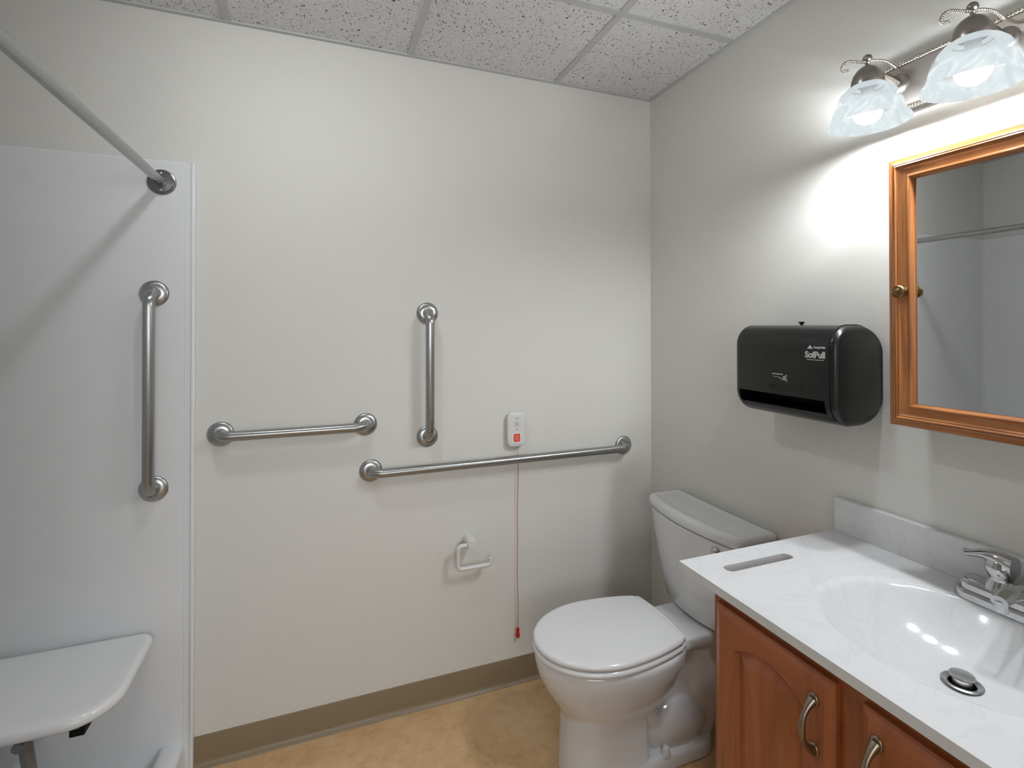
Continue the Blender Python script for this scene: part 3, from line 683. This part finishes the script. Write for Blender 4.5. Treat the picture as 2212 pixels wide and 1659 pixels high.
# ------------------------------------------------------------------ vanity cabinet
CY0, CY1, CXF, CZT = -1.655, -.975, -.530, .8435
vc = thing('vanity_cabinet', 'stained wood vanity cabinet with arched doors below the white countertop', 'cabinet', (-.27, -1.315, 0))
bm = bmesh.new()
box(bm, CXF, -.002, CY1-.018, CY1, 0, CZT); box(bm, CXF, -.002, CY0, CY0+.018, 0, CZT)
box(bm, -.47, -.002, CY0+.018, CY1-.018, .10, .118); box(bm, -.48, -.46, CY0+.018, CY1-.018, 0, .10); box(bm, -.008, -.002, CY0+.018, CY1-.018, .118, CZT)
put('case', bm, MAPV, vc, smooth=False)
xf0, xf1 = CXF-.001, CXF+.019
for ya, yb in ((CY1-.045, CY1-.0001), (CY0+.0001, CY0+.045), (-1.331, -1.283)): put('face_stile', nbox(xf0, xf1, ya, yb, .1, CZT), MAPV, vc, smooth=False)
for za, zb_ in ((CZT-.048, CZT), (.1, .14)): put('face_rail', nbox(xf0+.0002, xf1, CY0+.045, CY1-.045, za, zb_), MAPH, vc, smooth=False)
def door(y0, y1, z0, z1):
    """arched raised-panel door; y0 < y1"""
    stp = .0026; ny = int((y1-y0)/stp); nz = int((z1-z0)/stp); bm = bmesh.new(); g = []
    a, b = y0+.060, y1-.060; zb, c = z0+.062, (y0+y1)/2; zt = z1-.080; hA = .030; wA = (b-a)/2
    def prof(y, z):
        e = min(y-y0, y1-y, z-z0, z1-z)
        d = 0
        if e < .006: d = .0075-.002*math.sqrt(max(0, 1-((.006-e)/.006)**2))
        elif e < .009: d = .0055-(e-.006)/.003*.0035
        elif e < .016: d = .002-(e-.009)/.007*.002
        top = zt+hA*(1-((y-c)/wA)**2) if abs(y-c) < wA else zt
        slope = abs(2*hA*(y-c)/wA**2); i = min(y-a, b-y, z-zb, (top-z)/math.sqrt(1+slope*slope))
        if i > 0:
            if i < .004: d = .009*(i/.004)
            elif i < .009: d = .009
            elif i < .030: d = .009-(i-.009)/.021*.0065
            elif i < .0315: d = .0025-(i-.030)/.0015*.0015
            else: d = .001
        return d
    X0 = -.5505
    for k in range(nz+1):
        z = z0+(z1-z0)*k/nz; g.append([bm.verts.new((X0+prof(y0+(y1-y0)*j/ny, z), y0+(y1-y0)*j/ny, z)) for j in range(ny+1)])
    for k in range(nz):
        for j in range(ny): bm.faces.new((g[k][j], g[k][j+1], g[k+1][j+1], g[k+1][j]))
    per = [g[0][j] for j in range(ny+1)]+[g[k][ny] for k in range(1, nz+1)]+[g[nz][j] for j in range(ny-1, -1, -1)]+[g[k][0] for k in range(nz-1, 0, -1)]
    bk = [bm.verts.new((CXF-.0012, q_.co.y, q_.co.z)) for q_ in per]; n = len(per)
    for j in range(n): bm.faces.new((per[j], bk[j], bk[(j+1) % n], per[(j+1) % n]))
    bm.faces.new(bk)
    for f in bm.faces:   # rails carry horizontal grain
        cz_ = f.calc_center_median(); 
        if y0+.060 < cz_.y < y1-.060 and (cz_.z > zt+hA*(1-((cz_.y-c)/wA)**2) or cz_.z < zb): f.material_index = 1
    return put('door', bm, [MAPV, MAPH], vc, angle=30)
def pull(y, zt_, zb_, door_):
    x0 = -.5508; zc = (zt_+zb_)/2; h = (zt_-zb_)/2; pts, rs = [], []
    for k in range(25):
        t = -1+2*k/24; z = zc+h*t; out = .027*(1-abs(t)**2.6)+.003
        pts.append((x0-out, y, z)); e = abs(t)
        rs.append(.0050+.0010*(1-e)*0 + (.0042*max(0, (e-.62)/.38)**1.5) + .0012*max(0, 1-e*2.2))
    bm = bmesh.new(); tube(bm, pts, .005, 16, rs=rs)
    for z in (zt_, zb_): 
        m_ = Matrix.Translation(Vector((x0-.0012, y, z))) @ Matrix.Diagonal((.0045, .0105, .0135, 1)); bmesh.ops.create_uvsphere(bm, u_segments=24, v_segments=12, radius=1, matrix=m_)
    return put('handle', bm, PULL, door_, angle=70)
d1 = door(-1.283, -.994, .125, .813); pull(-1.246, .762, .670, d1)
d2 = door(-1.634, -1.331, .125, .813); pull(-1.359, .768, .676, d2)

# ------------------------------------------------------------------ countertop with moulded bowl
KX0, KX1, KY0, KY1, KZ, KT = -.566, -.0015, -1.722, -.890, .864, .0195
ct = thing('countertop', 'white cultured marble countertop with molded sink, slot and backsplash', 'countertop', (-.28, -1.305, KZ))
BX, BY, BAX, BAY, BD = -.290, -1.312, .190, .212, .104
def hz(x, y):
    dx = (x-BX)/BAX; dy = (y-BY)/BAY; r_ = math.sqrt(dx*dx+dy*dy)
    # drain sits a little behind the middle: shift the centre with depth
    a_ = BD*(1-r_**2.7); k_ = .016; h_ = max(k_-abs(a_), 0)/k_   # rounded rim
    return KZ-(max(a_, 0)+h_*h_*k_/4)
stp = .0045; nx = int((KX1-KX0)/stp); ny = int((KY1-KY0)/stp); bm = bmesh.new(); g = []
for i in range(nx+1):
    x = KX0+(KX1-KX0)*i/nx; row = []
    for j in range(ny+1):
        y = KY0+(KY1-KY0)*j/ny; row.append(bm.verts.new((x, y, hz(x, y))))
    g.append(row)
for i in range(nx):
    for j in range(ny): bm.faces.new((g[i][j], g[i+1][j], g[i+1][j+1], g[i][j+1]))
# underside follows the top so the slab stays a closed solid
und = []
for i in range(nx+1):
    und.append([bm.verts.new((q_.co.x, q_.co.y, q_.co.z-(KT if q_.co.z > KZ-.001 else .012 if q_.co.z < KZ-.02 else KT-.0))) for q_ in g[i]])
for i in range(nx):
    for j in range(ny): bm.faces.new((und[i][j], und[i][j+1], und[i+1][j+1], und[i+1][j]))
for i in range(nx):
    bm.faces.new((g[i][0], und[i][0], und[i+1][0], g[i+1][0])); bm.faces.new((g[i][ny], g[i+1][ny], und[i+1][ny], und[i][ny]))
for j in range(ny):
    bm.faces.new((g[0][j], g[0][j+1], und[0][j+1], und[0][j])); bm.faces.new((g[nx][j], und[nx][j], und[nx][j+1], g[nx][j+1]))
top = put('slab', bm, MARB, None, angle=45)
cb = bmesh.new(); pr = rrect(-.491, -.279, -.9815, -.9515, .0145, 8)
loft(cb, [[(x, y, z) for x, y in pr] for z in (KZ-.06, KZ+.05)]); co = put('cutter', cb, MARB, None)
md = top.modifiers.new('b', 'BOOLEAN'); md.object = co; md.operation = 'DIFFERENCE'; md.solver = 'EXACT'; apply_mods(top)
cb = bmesh.new(); lathe(cb, [(.0285, -.2), (.0285, .02)], (-.248, BY-.006, KZ), (0, 0, 1), 40); 
bpy.data.objects.remove(co); co = put('cutter', cb, MARB, None)
md = top.modifiers.new('b', 'BOOLEAN'); md.object = co; md.operation = 'DIFFERENCE'; md.solver = 'EXACT'; apply_mods(top); bpy.data.objects.remove(co)
for vtx in top.data.vertices: vtx.co -= Vector(ct.location)
top.parent = ct; smooth_all(top, 45)
put('backsplash', nbox(-.0215, -.0015, KY0, KY1-.0005, KZ-.001, KZ+.094), MARB, ct, bevel=.0025)
# drain
DXc, DYc = -.248, BY-.006; ZD = KZ-BD*.985
dn = thing('sink_drain', 'chrome pop-up drain stopper standing open in the sink bowl', 'drain', (DXc, DYc, ZD))
bm = bmesh.new(); lathe(bm, [(.0315, .002), (.0325, .0045), (.030, .0060), (.024, .0045), (.0215, .002), (.0205, -.012), (.0205, -.045)], (DXc, DYc, ZD), (0, 0, 1), 48, False, True); put('flange', bm, DCHR, dn, angle=40)
bm = bmesh.new(); lathe(bm, [(.0095, -.042), (.0150, -.012), (.0155, .010), (.0160, .0135), (.0195, .0150), (.0205, .0170), (.0190, .0195), (.010, .0215), (.0, .022)], (DXc, DYc, ZD), (0, 0, 1), 40); put('stopper', bm, DCHR, dn, angle=40)

# ------------------------------------------------------------------ faucet
FX, FY = -.078, -1.350
fa = thing('faucet', 'chrome two-handle faucet on the countertop behind the sink bowl', 'faucet', (FX, FY, KZ))
def stad(z, hx, hy, o=0): return [(FX+x, FY+y, z) for x, y in rrect(-hx+o, hx-o, -hy+o, hy-o, hx-o-.0005, 10)]
bm = bmesh.new(); loft(bm, [stad(KZ+.0003, .029, .131), stad(KZ+.004, .0295, .132), stad(KZ+.016, .0285, .1305), stad(KZ+.0185, .0272, .129)]); put('base_plate', bm, CHR, fa, angle=40)
bm = bmesh.new(); loft(bm, [stad(KZ+.0185, .0242, .122), stad(KZ+.020, .0245, .123), stad(KZ+.040, .0235, .119), stad(KZ+.0425, .0215, .117), stad(KZ+.044, .018, .113)]); put('body', bm, CHR, fa, angle=40)
for s in (1, -1):
    y = FY+s*.052
    bm = bmesh.new(); lathe(bm, [(.0285, .038), (.0250, .048), (.0205, .055), (.0190, .060), (.0215, .066), (.0255, .075), (.0265, .084), (.0240, .095), (.0175, .103), (.009, .107), (.0, .108)], (FX, y, KZ), (0, 0, 1), 40)
    # lever blade sweeping outwards
    n = 15; rings = []
    for k in range(n+1):
        t = k/n; yy = y+s*(-.024+.086*t); z = KZ+.0985-.004*t+.010*math.sin(PI*min(1, t*1.15)); hx = .0205*(1-.25*t)*(1 if t < .9 else math.sqrt(max(.02, 1-((t-.9)/.1)**2))); th = .0150*(1-t)**1.5+.0060
        rings.append([(FX-.006*t+hx*math.cos(a_), yy, z+th*math.sin(a_)-(.006*(1-t))) for a_ in [2*PI*j/18 for j in range(18)]])
    loft(bm, rings); put('lever_handle', bm, CHR, fa, angle=60)
# spout
bm = bmesh.new(); rings = []
for k in range(17):
    t = k/16; x = FX+.012-.128*t; zc_ = KZ+.036+.040*math.sin(PI*min(1, t*1.05)*.62)-.012*t*t; hy = .0245-.0105*t; hz_ = .019-.0085*t
    rings.append([(x, FY+hy*math.cos(a_), zc_+hz_*math.sin(a_)) for a_ in [2*PI*j/24 for j in range(24)]])
loft(bm, rings); lathe(bm, [(.0105, 0), (.0105, -.020), (.009, -.022)], (FX-.108, FY, KZ+.062), (0, 0, 1), 24)
put('spout', bm, CHR, fa, angle=60)
